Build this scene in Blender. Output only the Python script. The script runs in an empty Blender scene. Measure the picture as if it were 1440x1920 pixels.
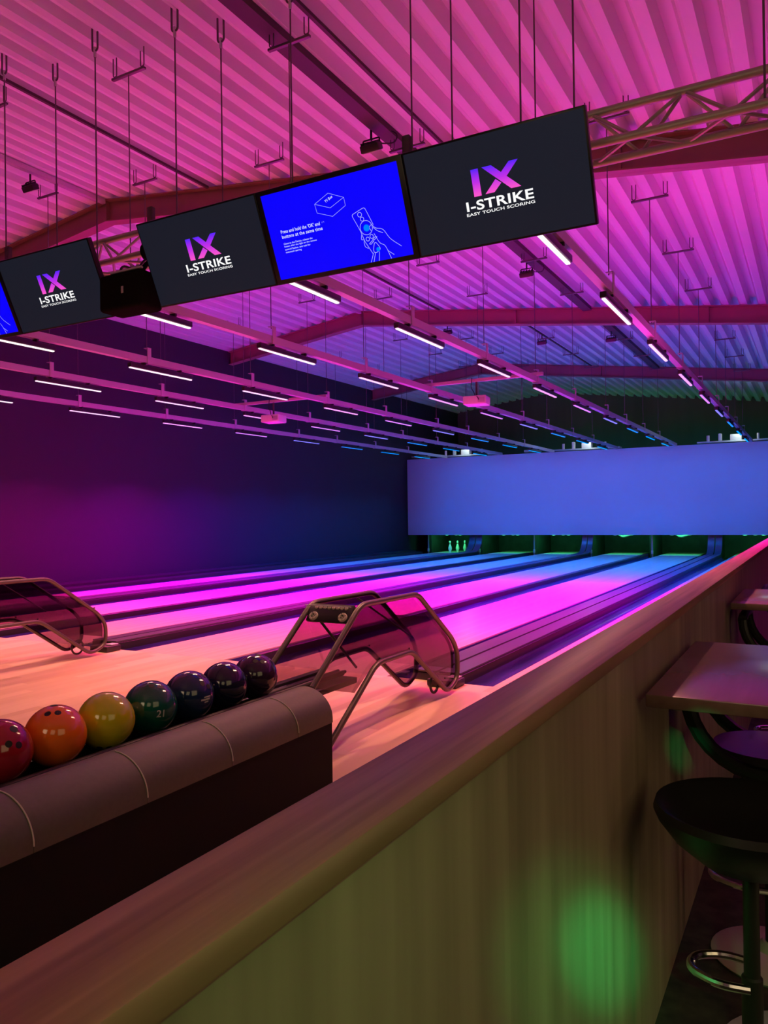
import bpy, bmesh, math, random
from mathutils import Vector, Matrix
random.seed(7)
S = bpy.context.scene
COL = S.collection
PI = math.pi

# ------------------------------------------------------------------ mesh helpers
class MB:
    """collects shapes into one mesh"""
    def __init__(s): s.v = []; s.f = []
    def add(s, vs, fs):
        b = len(s.v); s.v += [tuple(v) for v in vs]; s.f += [tuple(i + b for i in f) for f in fs]; return s
    def box(s, x0, x1, y0, y1, z0, z1, M=None):
        vs = [Vector((x, y, z)) for z in (z0, z1) for y in (y0, y1) for x in (x0, x1)]
        if M is not None: vs = [M @ v for v in vs]
        return s.add(vs, [(0, 2, 3, 1), (4, 5, 7, 6), (0, 1, 5, 4), (2, 6, 7, 3), (0, 4, 6, 2), (1, 3, 7, 5)])
    def bbox(s, x0, x1, y0, y1, z0, z1, r=.01, M=None, seg=2):
        bm = bmesh.new(); bmesh.ops.create_cube(bm, size=1)
        for v in bm.verts:
            v.co = Vector(((x0 + x1) / 2 + v.co.x * (x1 - x0), (y0 + y1) / 2 + v.co.y * (y1 - y0), (z0 + z1) / 2 + v.co.z * (z1 - z0)))
        bmesh.ops.bevel(bm, geom=bm.edges[:], offset=r, segments=seg, affect='EDGES', profile=.5)
        bm.verts.index_update()
        vs = [v.co.copy() for v in bm.verts]
        if M is not None: vs = [M @ v for v in vs]
        s.add(vs, [[v.index for v in f.verts] for f in bm.faces]); bm.free(); return s
    def tube(s, pts, r, n=10, closed=False, cap=True):
        pts = [Vector(p) for p in pts]; N = len(pts)
        T = []
        for i in range(N):
            a = pts[(i - 1) % N] if (closed or i > 0) else pts[i]
            b = pts[(i + 1) % N] if (closed or i < N - 1) else pts[i]
            t = b - a; T.append(t.normalized() if t.length > 1e-9 else Vector((0, 0, 1)))
        up = Vector((0, 0, 1)) if abs(T[0].z) < .9 else Vector((1, 0, 0))
        n0 = (up - T[0] * up.dot(T[0])).normalized()
        vs = []
        for i in range(N):
            n0 = (n0 - T[i] * n0.dot(T[i])).normalized(); b0 = T[i].cross(n0)
            rr = r[i] if isinstance(r, (list, tuple)) else r
            for k in range(n):
                a = 2 * PI * k / n; vs.append(pts[i] + (n0 * math.cos(a) + b0 * math.sin(a)) * rr)
        fs = []
        for i in range(N if closed else N - 1):
            j = (i + 1) % N
            for k in range(n):
                l = (k + 1) % n; fs.append((i * n + k, i * n + l, j * n + l, j * n + k))
        if cap and not closed:
            fs.append(tuple(range(n - 1, -1, -1))); fs.append(tuple((N - 1) * n + k for k in range(n)))
        return s.add(vs, fs)
    def rod(s, a, b, r, n=8): return s.tube([a, b], r, n)
    def lathe(s, prof, n=32, M=None):
        vs = []; fs = []
        for (r, z) in prof:
            for k in range(n):
                a = 2 * PI * k / n; vs.append(Vector((r * math.cos(a), r * math.sin(a), z)))
        for i in range(len(prof) - 1):
            for k in range(n):
                l = (k + 1) % n; fs.append((i * n + k, i * n + l, (i + 1) * n + l, (i + 1) * n + k))
        if prof[0][0] > 1e-5: fs.append(tuple(range(n - 1, -1, -1)))
        if prof[-1][0] > 1e-5: fs.append(tuple((len(prof) - 1) * n + k for k in range(n)))
        if M is not None: vs = [M @ v for v in vs]
        return s.add(vs, fs)
    def prism(s, poly, a, b, axis='x', M=None):
        """poly of 2-D points extruded a..b along axis; x: (y,z)  y: (x,z)  z: (x,y)"""
        def P(u, v, t): return Vector((t, u, v)) if axis == 'x' else (Vector((u, t, v)) if axis == 'y' else Vector((u, v, t)))
        n = len(poly); vs = [P(u, v, a) for u, v in poly] + [P(u, v, b) for u, v in poly]
        if M is not None: vs = [M @ v for v in vs]
        return s.add(vs, [tuple(range(n - 1, -1, -1)), tuple(range(n, 2 * n))] + [(i, (i + 1) % n, n + (i + 1) % n, n + i) for i in range(n)])
    def sweep_y(s, prof, y0, y1, ny=1):
        """open profile (x,z) extruded along y"""
        n = len(prof); vs = []; fs = []
        for j in range(ny + 1):
            y = y0 + (y1 - y0) * j / ny
            vs += [Vector((x, y, z)) for x, z in prof]
        for j in range(ny):
            for i in range(n - 1): fs.append((j * n + i, j * n + i + 1, (j + 1) * n + i + 1, (j + 1) * n + i))
        return s.add(vs, fs)
    def mesh(s, name, m, smooth=35, recalc=True):
        me = bpy.data.meshes.new(name); me.from_pydata(s.v, [], s.f); me.update()
        if recalc:
            bm = bmesh.new(); bm.from_mesh(me); bmesh.ops.recalc_face_normals(bm, faces=bm.faces[:]); bm.to_mesh(me); bm.free()
        if m: me.materials.append(m)
        if smooth:
            me.shade_smooth(); me.set_sharp_from_angle(angle=math.radians(smooth))
        return me
    def build(s, name, m, parent=None, loc=(0, 0, 0), smooth=35, recalc=True):
        o = bpy.data.objects.new(name, s.mesh(name, m, smooth, recalc)); COL.objects.link(o)
        o.location = loc
        if parent: o.parent = parent
        return o

def tag(o, label, cat, group=None, kind=None):
    o['label'] = label; o['category'] = cat
    if group: o['group'] = group
    if kind: o['kind'] = kind
    return o
def struct(o): o['kind'] = 'structure'; return o
def thing(name, label, cat, loc=(0, 0, 0), rz=0, group=None):
    o = bpy.data.objects.new(name, None); COL.objects.link(o); o.location = loc; o.rotation_euler = (0, 0, rz)
    o.empty_display_size = .1
    return tag(o, label, cat, group)
def kids(o): return [c for c in bpy.data.objects if c.parent == o]
def dup(o, loc=None, rz=None, label=None, parent=None):
    c = o.copy(); COL.objects.link(c)
    if parent: c.parent = parent
    if loc is not None: c.location = loc
    if rz is not None: c.rotation_euler = (0, 0, rz)
    if label: c['label'] = label
    for k in kids(o): dup(k, parent=c)
    return c
def fillet(pts, r, n=5):
    pts = [Vector(p) for p in pts]; out = [pts[0]]
    for i in range(1, len(pts) - 1):
        a, b, c = pts[i - 1], pts[i], pts[i + 1]
        d1 = (a - b); d2 = (c - b); t = min(r, d1.length * .49, d2.length * .49)
        p = b + d1.normalized() * t; q = b + d2.normalized() * t
        for k in range(n + 1):
            u = k / n; out.append(p * (1 - u) ** 2 + b * 2 * u * (1 - u) + q * u * u)
    out.append(pts[-1]); return out

# ------------------------------------------------------------------ materials
def mat(name, color, rough=.5, metal=0, spec=.5, **k):
    m = bpy.data.materials.new(name); m.use_nodes = True
    p = m.node_tree.nodes['Principled BSDF']
    p.inputs['Base Color'].default_value = (*color, 1); p.inputs['Roughness'].default_value = rough
    p.inputs['Metallic'].default_value = metal; p.inputs['Specular IOR Level'].default_value = spec
    if 'coat' in k: p.inputs['Coat Weight'].default_value = k['coat']; p.inputs['Coat Roughness'].default_value = k.get('coat_rough', .05)
    nt = m.node_tree; nz = k.get('noise')
    if nz:                                   # (scale xyz, amount, detail) tint variation in object space
        sc, amt = nz
        tc = nt.nodes.new('ShaderNodeTexCoord'); mp = nt.nodes.new('ShaderNodeMapping'); mp.inputs['Scale'].default_value = sc
        n = nt.nodes.new('ShaderNodeTexNoise'); n.inputs['Scale'].default_value = 1; n.inputs['Detail'].default_value = 4
        cr = nt.nodes.new('ShaderNodeValToRGB')
        c2 = k.get('color2', tuple(c * (1 - amt) for c in color))
        cr.color_ramp.elements[0].position = .3; cr.color_ramp.elements[1].position = .7
        cr.color_ramp.elements[0].color = (*c2, 1); cr.color_ramp.elements[1].color = (*color, 1)
        L = nt.links.new
        L(tc.outputs['Object'], mp.inputs['Vector']); L(mp.outputs[0], n.inputs['Vector']); L(n.outputs['Fac'], cr.inputs[0]); L(cr.outputs[0], p.inputs['Base Color'])
        if k.get('bump'):
            b = nt.nodes.new('ShaderNodeBump'); b.inputs['Strength'].default_value = k['bump']; b.inputs['Distance'].default_value = .002
            L(n.outputs['Fac'], b.inputs['Height']); L(b.outputs[0], p.inputs['Normal'])
    return m
def emit(name, color, strength=1):
    m = bpy.data.materials.new(name); m.use_nodes = True; nt = m.node_tree; nt.nodes.clear()
    e = nt.nodes.new('ShaderNodeEmission'); e.inputs[0].default_value = (*color, 1); e.inputs[1].default_value = strength
    o = nt.nodes.new('ShaderNodeOutputMaterial'); nt.links.new(e.outputs[0], o.inputs[0]); return m
def planks(name, c1, c2, width, length, rough=.35, grain=(14, 1.2, 14), axis='y', spec=.5, contrast=.5):
    """boards along y (or z), each with its own tone, plus fine grain"""
    m = bpy.data.materials.new(name); m.use_nodes = True; nt = m.node_tree; p = nt.nodes['Principled BSDF']; L = nt.links.new
    tc = nt.nodes.new('ShaderNodeTexCoord'); sp = nt.nodes.new('ShaderNodeSeparateXYZ'); L(tc.outputs['Object'], sp.inputs[0])
    def M(op, a, b):
        n = nt.nodes.new('ShaderNodeMath'); n.operation = op
        for i, q in enumerate((a, b)):
            if isinstance(q, (int, float)): n.inputs[i].default_value = q
            else: L(q, n.inputs[i])
        return n.outputs[0]
    across, along = (sp.outputs['X'], sp.outputs['Y']) if axis == 'y' else (sp.outputs['Y'], sp.outputs['Z'])
    i = M('FLOOR', M('DIVIDE', across, width), 0)
    j = M('FLOOR', M('ADD', M('DIVIDE', along, length), M('MULTIPLY', i, .37)), 0)
    cb = nt.nodes.new('ShaderNodeCombineXYZ'); L(i, cb.inputs[0]); L(j, cb.inputs[1])
    wn = nt.nodes.new('ShaderNodeTexWhiteNoise'); wn.noise_dimensions = '2D'; L(cb.outputs[0], wn.inputs['Vector'])
    mp = nt.nodes.new('ShaderNodeMapping'); mp.inputs['Scale'].default_value = grain; L(tc.outputs['Object'], mp.inputs[0])
    n = nt.nodes.new('ShaderNodeTexNoise'); n.inputs['Scale'].default_value = 1; n.inputs['Detail'].default_value = 6; L(mp.outputs[0], n.inputs['Vector'])
    fac = M('ADD', M('MULTIPLY', wn.outputs['Value'], contrast), M('MULTIPLY', n.outputs['Fac'], 1 - contrast))
    cr = nt.nodes.new('ShaderNodeValToRGB'); cr.color_ramp.elements[0].position = .25; cr.color_ramp.elements[1].position = .75
    cr.color_ramp.elements[0].color = (*c1, 1); cr.color_ramp.elements[1].color = (*c2, 1); L(fac, cr.inputs[0]); L(cr.outputs[0], p.inputs['Base Color'])
    p.inputs['Roughness'].default_value = rough; p.inputs['Specular IOR Level'].default_value = spec
    return m

M_deck = mat('white_coated_steel', (.80, .80, .82), .45, noise=((.6, .15, .6), .12))
M_beam = mat('rust_red_painted_steel', (.28, .13, .125), .55, noise=((1, 1, 1), .15))
M_white_metal = mat('pale_grey_metal', (.55, .55, .57), .4, .3)
M_track = mat('pale_coated_aluminium', (.50, .47, .50), .42, .2)
M_darkmetal = mat('dark_zinc', (.075, .06, .06), .65, .0, .25)
M_rod = mat('threaded_rod_zinc', (.13, .11, .12), .45, .5)
M_housing = mat('black_housing', (.015, .014, .014), .45)
M_wall = mat('dark_painted_wall', (.022, .021, .032), .7, noise=((.3, .3, .3), .15))
M_backwall = mat('dark_back_wall', (.10, .11, .10), .8, noise=((1.2, .2, .1), .35))
M_mask = mat('white_masking_panel', (.60, .60, .66), .55)
M_lane = planks('maple_lane', (.60, .48, .36), (.66, .54, .41), .026, 4, .26, (30, .8, 30), spec=.42)
M_approach = planks('maple_approach', (.56, .40, .25), (.70, .54, .36), .085, 1.3, .36, (22, 1.2, 22), contrast=.6)
M_gutter = mat('dark_gutter_plastic', (.045, .035, .19), .2, noise=((9, .9, 9), .6))
M_cap = mat('grey_capping', (.075, .07, .10), .32, noise=((6, .5, 6), .3))
M_capdark = mat('black_capping_edge', (.02, .018, .025), .35)
M_bed = mat('black_lane_bed', (.015, .015, .018), .7)
M_pitdark = mat('black_pit_lining', (.04, .045, .04), .7, noise=((4, 4, 4), .5))
M_pindeck = mat('cream_pin_deck', (.62, .55, .42), .4)
M_pin = mat('white_pin', (.85, .85, .83), .25, coat=.5)
M_pinred = mat('red_pin_stripe', (.55, .03, .03), .3)
M_machine = mat('machine_grey', (.30, .32, .31), .45, .4)
M_barriertop = planks('brown_wood_board', (.16, .078, .045), (.36, .19, .115), .30, 2.2, .42, (55, 1.5, 20), contrast=.06)
M_barrierside = planks('grey_brown_laminate', (.17, .125, .075), (.36, .28, .18), .62, 6, .5, (11, 11, .7), axis='z', contrast=.13)
M_table = planks('table_laminate', (.15, .085, .07), (.22, .13, .11), .35, 3, .22, (26, 1.5, 26), contrast=.2)
M_carpet = mat('dark_speckled_carpet', (.055, .040, .028), .95, noise=((16, 16, 16), .75), bump=.3)
M_vinyl = mat('black_vinyl', (.012, .011, .012), .38)
M_vinylpad = mat('plum_black_vinyl', (.05, .04, .05), .35)
M_blackpost = mat('black_brown_post', (.022, .017, .013), .45)
M_chrome = mat('chrome', (.75, .75, .76), .12, 1)
M_chromebase = mat('brushed_pale_base', (.62, .56, .44), .35, .25)
M_rackblack = mat('black_rack_panel', (.006, .006, .005), .75, spec=.25)
M_cushion = mat('beige_padded_vinyl', (.105, .105, .072), .55, noise=((60, 60, 60), .12), bump=.15)
M_stitch = mat('pale_thread', (.55, .52, .45), .8)
M_rubber = mat('black_rubber', (.02, .018, .02), .5)
M_hoodtube = mat('brown_grey_tube', (.11, .092, .085), .38, .45)
M_plate = mat('black_plate', (.02, .02, .02), .4)
M_projector = mat('white_projector_plastic', (.78, .76, .76), .4)
M_lens = mat('dark_lens_glass', (.02, .02, .03), .1)
M_truss = mat('aluminium_truss', (.42, .38, .35), .42, .35)
M_bezel = mat('black_bezel', (.008, .008, .009), .35)
M_floodglass = mat('frosted_glass', (.7, .7, .7), .3)

def smoky():
    m = bpy.data.materials.new('smoky_acrylic'); m.use_nodes = True; nt = m.node_tree; nt.nodes.clear()
    t = nt.nodes.new('ShaderNodeBsdfTransparent'); t.inputs[0].default_value = (.50, .44, .47, 1)
    g = nt.nodes.new('ShaderNodeBsdfGlossy'); g.inputs['Roughness'].default_value = .06; g.inputs[0].default_value = (.8, .8, .8, 1)
    f = nt.nodes.new('ShaderNodeFresnel'); f.inputs[0].default_value = 1.45
    mx = nt.nodes.new('ShaderNodeMixShader'); o = nt.nodes.new('ShaderNodeOutputMaterial')
    ge = nt.nodes.new('ShaderNodeNewGeometry'); sb = nt.nodes.new('ShaderNodeMath'); sb.operation = 'SUBTRACT'; sb.inputs[0].default_value = 1
    ml = nt.nodes.new('ShaderNodeMath'); ml.operation = 'MULTIPLY'
    nt.links.new(ge.outputs['Backfacing'], sb.inputs[1]); nt.links.new(sb.outputs[0], ml.inputs[0]); nt.links.new(f.outputs[0], ml.inputs[1])   # reflection only at the outer face
    nt.links.new(ml.outputs[0], mx.inputs[0]); nt.links.new(t.outputs[0], mx.inputs[1]); nt.links.new(g.outputs[0], mx.inputs[2]); nt.links.new(mx.outputs[0], o.inputs[0])
    return m
M_smoky = smoky()

# ------------------------------------------------------------------ key dimensions (metres; lane surface is z = 0)
FOUL = 5.22
LANE_END = 25.0
LEFT = [-2.03, -3.945, -5.55, -7.42, -9.05, -11.03]     # left edges of the six lanes, from the barrier
W = 1.055
CEN = [-1.5, -3.41, -5.02, -6.89, -8.53, -10.4]          # lamp tracks
GW = .235
XW = -11.96
RIDGE, ZR, SL = -8.36, 5.56, .125
def roofz(x): return ZR - SL * abs(x - RIDGE)
XR = 7.0
Y0, Y1 = -4.0, 27.5
BL, BR, BT = -.565, -.446, .87
FLOORZ = -.35
ORD = ['first', 'second', 'third', 'fourth', 'fifth', 'sixth', 'seventh', 'eighth', 'ninth', 'tenth', 'eleventh']

# ------------------------------------------------------------------ the hall
b = MB().box(BR - .06, XR, Y0, Y1, FLOORZ - .05, FLOORZ); struct(b.build('floor', M_carpet))
b = MB().box(XW, BL + .03, Y0, FOUL, -.10, 0); struct(b.build('approach_floor', M_approach))
b = MB().box(XW, BL + .03, FOUL, Y1, -.26, -.14); struct(b.build('lane_foundation_floor', M_bed))
b = MB().box(XW - .2, XW, Y0, Y1, FLOORZ, 7); struct(b.build('wall_left', M_wall))
b = MB().box(XR, XR + .2, Y0, Y1, FLOORZ, 7); struct(b.build('wall_right', M_wall))
b = MB().box(XW, XR, Y1, Y1 + .2, FLOORZ, 7); struct(b.build('wall_back', M_backwall))
b = MB().box(XW, XR, Y0 - .2, Y0, FLOORZ, 7); struct(b.build('wall_front', M_wall))
# corrugated steel deck: ribs run along y, sheet follows the two roof slopes
P = .28; D = .145
prof = []
n0 = int((XW - RIDGE) / P) - 2; n1 = int((XR - RIDGE) / P) + 2
for i in range(n0, n1 + 1):
    x = RIDGE + i * P
    for dx, dz in ((0, 0), (.018, .012), (.036, 0), (.125, 0), (.152, D), (.250, D)):     # bottom flange with a small stiffener, web, top flange
        xx = x + dx
        if XW - .05 <= xx <= XR + .05: prof.append((xx, roofz(xx) + dz))
b = MB().sweep_y(prof, Y0, Y1, 1)
o = b.build('ceiling', M_deck, smooth=0, recalc=False); struct(o)
# rafters of the portal frames
for i, yb in enumerate((7.5, 14.27, 20.96)):
    b = MB()
    for xa, xb in ((XW, RIDGE), (RIDGE, XR)):
        za, zb = roofz(xa) - .004, roofz(xb) - .004; h = .30; tf = .014; w = .08
        b.prism([(xa, za), (xb, zb), (xb, zb - h), (xa, za - h)], yb - .006, yb + .006, 'y')
        for dz in (0, h - tf):
            b.prism([(xa, za - dz), (xb, zb - dz), (xb, zb - dz - tf), (xa, za - dz - tf)], yb - w, yb + w, 'y')
    for xs in (RIDGE, RIDGE + 3.4, RIDGE + 6.8, RIDGE + 10.2):
        z = roofz(xs); b.box(xs - .008, xs + .008, yb - .07, yb + .07, z - .30, z - .01)
    struct(b.build('roof_beam', M_beam, smooth=0))

# conduits and cable trays under the deck
def strip(name, x, y0, y1, w, h, m, label, cat, drop=.0):
    z = roofz(x) - .004 - drop
    o = MB().box(x - w / 2, x + w / 2, y0, y1, z - h, z).build(name, m); return tag(o, label, cat)
strip('cable_tray', -3.585, Y0 + .1, 7.40, .15, .07, M_darkmetal, 'dark wide cable tray under the pink roof deck in front of the first roof beam', 'cable tray')
strip('cable_tray', -3.585, 7.60, 14.16, .15, .07, M_darkmetal, 'dark wide cable tray on the roof between the first and second roof beams', 'cable tray')
strip('cable_tray', -3.54, 14.38, 20.86, .15, .07, M_darkmetal, 'dark wide cable tray on the blue-lit roof between second and third roof beams', 'cable tray')
strip('conduit', -6.53, Y0 + .1, 7.40, .03, .03, M_darkmetal, 'thin dark conduit crossing the pink roof above the left screens', 'conduit')
strip('conduit', -6.53, 7.60, 14.16, .03, .03, M_darkmetal, 'thin conduit left of the cable tray between first and second roof beams', 'conduit')
strip('conduit', -5.2, 14.38, 20.86, .03, .03, M_darkmetal, 'thin conduit with a small black box on the blue-lit roof', 'conduit')
strip('conduit', -3.19, Y0 + .1, 7.40, .03, .03, M_darkmetal, 'thin conduit running just right of the wide cable tray at the top of the photo', 'conduit')
strip('conduit', -8.36, Y0 + .1, 7.40, .06, .05, M_track, 'pale conduit along the roof ridge above the leftmost screen', 'conduit', .02)
strip('conduit', -8.36, 7.60, 14.16, .06, .05, M_track, 'pale conduit along the roof ridge behind the screens', 'conduit', .02)

# small floodlights hung under the deck
def floodlight(loc, label, rz=0, cable=True, cls=M_darkmetal):
    t = thing('ceiling_floodlight', label, 'floodlight', loc, rz, 'small floodlights under the roof')
    MB().rod((0, 0, 0), (0, 0, -.10), .012).build('stem', M_housing, t)
    MB().tube(fillet([(-.09, 0, -.16), (-.09, 0, -.09), (.09, 0, -.09), (.09, 0, -.16)], .02), .008).build('bracket', M_housing, t)
    M = Matrix.Translation((0, 0, -.17)) @ Matrix.Rotation(math.radians(28), 4, 'X')
    bd = MB(); bd.bbox(-.10, .10, -.05, .05, -.035, .035, .01, M)
    for i in range(5): bd.box(-.08 + i * .04 - .004, -.08 + i * .04 + .004, -.045, .045, .03, .055, M)
    h = bd.build('lamp_body', M_housing, t)
    MB().box(-.085, .085, -.04, .04, -.040, -.034, M).build('glass', M_floodglass, h)
    if cable:
        MB().tube(fillet([(.05, 0, -.14), (.22, .06, -.16), (.24, .1, -.06), (.16, .12, .0)], .08), .007).build('cable', M_rubber, t)
    return t
floodlight((-3.66, 6.45, roofz(-3.66) - .075), 'black floodlight with a curled cable beside the cable tray above the blue screen')
floodlight((-3.66, 11.0, roofz(-3.66) - .075), 'black floodlight with loose cable on the cable tray below the large right screen')
floodlight((-8.40, 6.30, roofz(-8.4) - .075), 'small black floodlight under the ridge above the leftmost screen', cable=False)
floodlight((-3.58, 16.0, roofz(-3.58) - .075), 'small floodlight on the cable tray of the blue-lit roof', cable=False)
floodlight((-5.2, 16.6, roofz(-5.2) - .033), 'small dark box light on the thin conduit of the blue-lit roof', cable=False)
floodlight((-7.0, 15.6, roofz(-7.0) - .01), 'tiny floodlight on the blue roof left of the ridge end of the second beam', cable=False)

# ------------------------------------------------------------------ lanes
LN = ['nearest the wooden barrier', 'second from the barrier', 'third from the barrier', 'fourth from the barrier', 'second from the dark left wall', 'nearest the dark left wall']
for i, xl in enumerate(LEFT):
    o = MB().box(0, W, 0, LANE_END - FOUL, -.14, 0).build('bowling_lane', M_lane, loc=(xl, FOUL, 0), smooth=0)
    tag(o, 'glossy maple bowling lane lit pink to blue, ' + LN[i], 'bowling lane', 'bowling lanes')
    # arrows and dots are inlaid flush: small dark darts
    MB().add([(W / 2 + dx + sx, 4.3 + .25 * (3 - abs(k)) + sy, .0012) for k, dx in enumerate([0]) for sx, sy in ((-.012, 0), (.012, 0), (0, .12))], [(0, 1, 2)]).build('lane_arrow', M_beam, o)
    b = MB().box(.02, W - .02, 17.75, 19.05, .001, .006)
    b.build('pin_deck', M_pindeck, o, smooth=0)['label'] = 'cream pin deck'
    for side, x0 in (('left', xl - GW), ('right', xl + W)):
        prof = [(x0 + .001, -.012)] + [(x0 + GW / 2 - math.cos(a) * (GW / 2 - .006), -.012 - math.sin(a) * .085) for a in [PI * k / 10 for k in range(11)]] + [(x0 + GW - .001, -.012)]
        prof += [(x, z - .012) for x, z in reversed(prof)]
        q = MB().prism(prof, FOUL, 22.8, 'y').build('gutter', M_gutter, smooth=50)
        tag(q, 'dark blue-lit gutter along the %s side of the lane %s' % (side, LN[i]), 'gutter', 'lane gutters')
# cappings: wide ones over the ball return tunnels (lane pairs 1-2, 3-4, 5-6), narrow dividers between
for i in range(5):
    xa, xb = LEFT[i + 1] + W + GW, LEFT[i] - GW
    wide = i % 2 == 0
    c = .07 if wide else .055
    if wide:
        t = thing('ball_return_capping', 'wide ridged grey capping between ' + ['the two lanes nearest the barrier', '', 'the third and fourth lanes from the barrier', '', 'the two lanes nearest the left wall'][i], 'capping', (xa, FOUL, 0), 0, 'wide cappings over the ball return')
        w = xb - xa; y1 = 17.97
        MB().bbox(0, w, -.0, 17.6, -.14, c - .012, .01).build('base', M_capdark, t)
        path = [(0, c - .008), (y1 - .55, c - .008)] + [(y1 - .55 + .55 * math.sin(a), c - .008 + .55 * (1 - math.cos(a))) for a in [PI / 2 * k / 8 for k in range(1, 9)]] + [(y1, 1.3)]
        for x0, x1 in ((.012, w / 2 - .014), (w / 2 + .014, w - .012)):
            pts = path; up = []
            for k, (y, z) in enumerate(pts):
                a, bb = pts[max(k - 1, 0)], pts[min(k + 1, len(pts) - 1)]
                ty, tz = bb[0] - a[0], bb[1] - a[1]; l = math.hypot(ty, tz); up.append((y - tz / l * .012, z + ty / l * .012))
            MB().prism(up + pts[::-1], x0, x1, 'x').build('ridge_strip', M_cap, t)
    else:
        o = MB().bbox(xa, xb, FOUL, 22.9, -.14, c, .012).build('lane_divider', M_capdark)
        tag(o, 'narrow black divider between ' + ['', 'the second and third lanes from the barrier', '', 'the second and third lanes from the left wall'][i], 'divider', 'narrow lane dividers')
o = MB().bbox(XW + .01, LEFT[5] - GW, FOUL, 22.9, -.14, .055, .012).build('wall_capping', M_capdark)
MB().box(XW + .02, LEFT[5] - GW - .25, FOUL, 22.9, .056, .10).build('kerb', M_capdark, o)
tag(o, 'black capping ledge along the foot of the dark left wall', 'capping')
o = MB().bbox(LEFT[0] + W + GW, BL - .004, FOUL, 22.9, -.14, .02, .008).build('barrier_capping', M_cap)
tag(o, 'grey capping ledge between the nearest lane and the wooden barrier', 'capping')
# ------------------------------------------------------------------ masking unit and pinsetters
YM = 23.1
o = MB().bbox(XW + .06, 2.2, YM, YM + .05, .587, 3.086, .006).build('masking_panel', M_mask)
tag(o, 'long blank white masking panel above the pins, lit blue', 'masking panel')
MB().box(XW + .06, 2.2, YM + .052, YM + .12, 3.0, 3.10).build('top_rail', M_darkmetal, o)
MB().box(XW + .06, 2.2, YM + .052, YM + .12, .60, .66).build('bottom_rail', M_darkmetal, o)
o = MB().box(XW + .01, 2.2, 25.15, 25.2, -.14, 2.6).build('pit_curtain', M_pitdark)
tag(o, 'dark curtain behind the pin decks below the masking panel', 'curtain')
edges = [XW + .16] + [None] * 5 + [BL - .1]
gaps = [(LEFT[i + 1] + W + LEFT[i]) / 2 for i in range(5)]
kb = [LEFT[0] + W + GW + .05] + gaps + [LEFT[5] - GW - .05]
KN = ['nearest the barrier', 'left of lane nearest the barrier', 'left of second lane from barrier', 'left of third lane from barrier', 'left of fourth lane from barrier', 'right of lane nearest left wall', 'against the dark left wall']
for i, x in enumerate(kb):
    o = thing('kickback', 'dark green-lit upright partition at the pin end, ' + KN[i], 'partition', (x, 23.25, 0), 0, 'kickback partitions')
    MB().bbox(-.05, .05, .35, 1.85, -.139, 1.5, .008).build('panel', M_pitdark, o)
    MB().bbox(.06, .10, .0, .04, -.139, .75, .004).build('post', M_machine, o)
    MB().bbox(.055, .105, -.02, .06, .03, .14, .012).build('foot_clamp', M_white_metal, o)
for i, xl in enumerate(LEFT):
    xc = xl + W / 2
    t = thing('pinsetter', 'green-lit pinsetter hanging over the pin deck of the lane ' + LN[i], 'pinsetter', (xc, 24.0, 0), 0, 'pinsetters')
    MB().bbox(-.46, .46, -.35, .75, .80, 1.0, .02).build('deck', M_machine, t)
    MB().bbox(-.40, .40, .3, 1.0, 1.0, 1.9, .03).build('gearbox', M_machine, t)
    for k, (dx, dy) in enumerate(((-.25, -.3), (.22, -.3), (.0, -.12))):
        pts = [(dx + .10 * math.cos(a), dy, .66 + .10 * math.sin(a)) for a in [2 * PI * q / 20 for q in range(20)]]
        MB().tube(pts, .014, 8, True).build('pin_cup_ring', M_white_metal, t)
    MB().rod((-.44, -.3, .72), (.44, -.3, .72), .02).build('crossbar', M_machine, t)
    if i in (2, 1):
        MB().tube(fillet([(-.40, -.45, .66), (-.15, -.45, .62), (.0, -.45, .52), (.15, -.45, .56), (.42, -.45, .64)], .12), .03).build('hose', M_machine, t)
# three standing pins on the far left lane
prof = [(0, 0), (.0258, 0), (.0285, .012), (.036, .04), (.0515, .09), (.0605, .1143), (.0600, .135), (.052, .18), (.038, .22), (.0275, .25), (.0238, .275), (.0255, .30), (.031, .33), (.0325, .345), (.029, .362), (.018, .377), (0, .381)]
pin0 = None
for (x, y, lab) in ((-10.53, 23.43, 'white bowling pin lit green, foremost of the three standing pins'),
                    (-10.38, 23.70, 'white bowling pin lit green, middle of the three standing pins'),
                    (-10.23, 23.96, 'white bowling pin lit green, rearmost of the three standing pins')):
    if pin0 is None:
        pin0 = MB().lathe(prof, 24).build('bowling_pin', M_pin, loc=(x, y, .0065))
        tag(pin0, lab, 'bowling pin', 'standing bowling pins')
        MB().lathe([(.0247, .268), (.0250, .274), (.0250, .280), (.0256, .286)], 24).build('neck_stripe', M_pinred, pin0)
    else: dup(pin0, (x, y, .0065), label=lab)
# machine tops showing over the masking panel
for (xc, lab) in ((-1.93, 'white machine parts peeking over the masking panel at its right end'), (-6.05, 'white machine parts peeking over the middle of the masking panel'), (-10.0, 'white machine parts peeking over the masking panel at its left end')):
    t = thing('machine_top', lab, 'machine', (xc, 23.62, 3.16), 0, 'machine tops over the masking panel')
    MB().bbox(-1.0, 1.0, -.12, .14, -.02, .03, .01).build('beam', M_projector, t)
    MB().bbox(-.15, .15, -.08, .12, .03, .20, .02).build('motor', M_projector, t)
    MB().bbox(-.45, -.36, -.06, .06, .03, .24, .02).build('cylinder', M_projector, t)
    MB().rod((-.72, 0, .03), (-.72, 0, .20), .04).build('knob', M_projector, t)
    MB().rod((.55, 0, .03), (.55, 0, .20), .03).build('bolt', M_projector, t)
    MB().bbox(-1.95, -1.65, -.1, .1, -.0, .07, .01).build('junction_box', M_projector, t)

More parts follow.
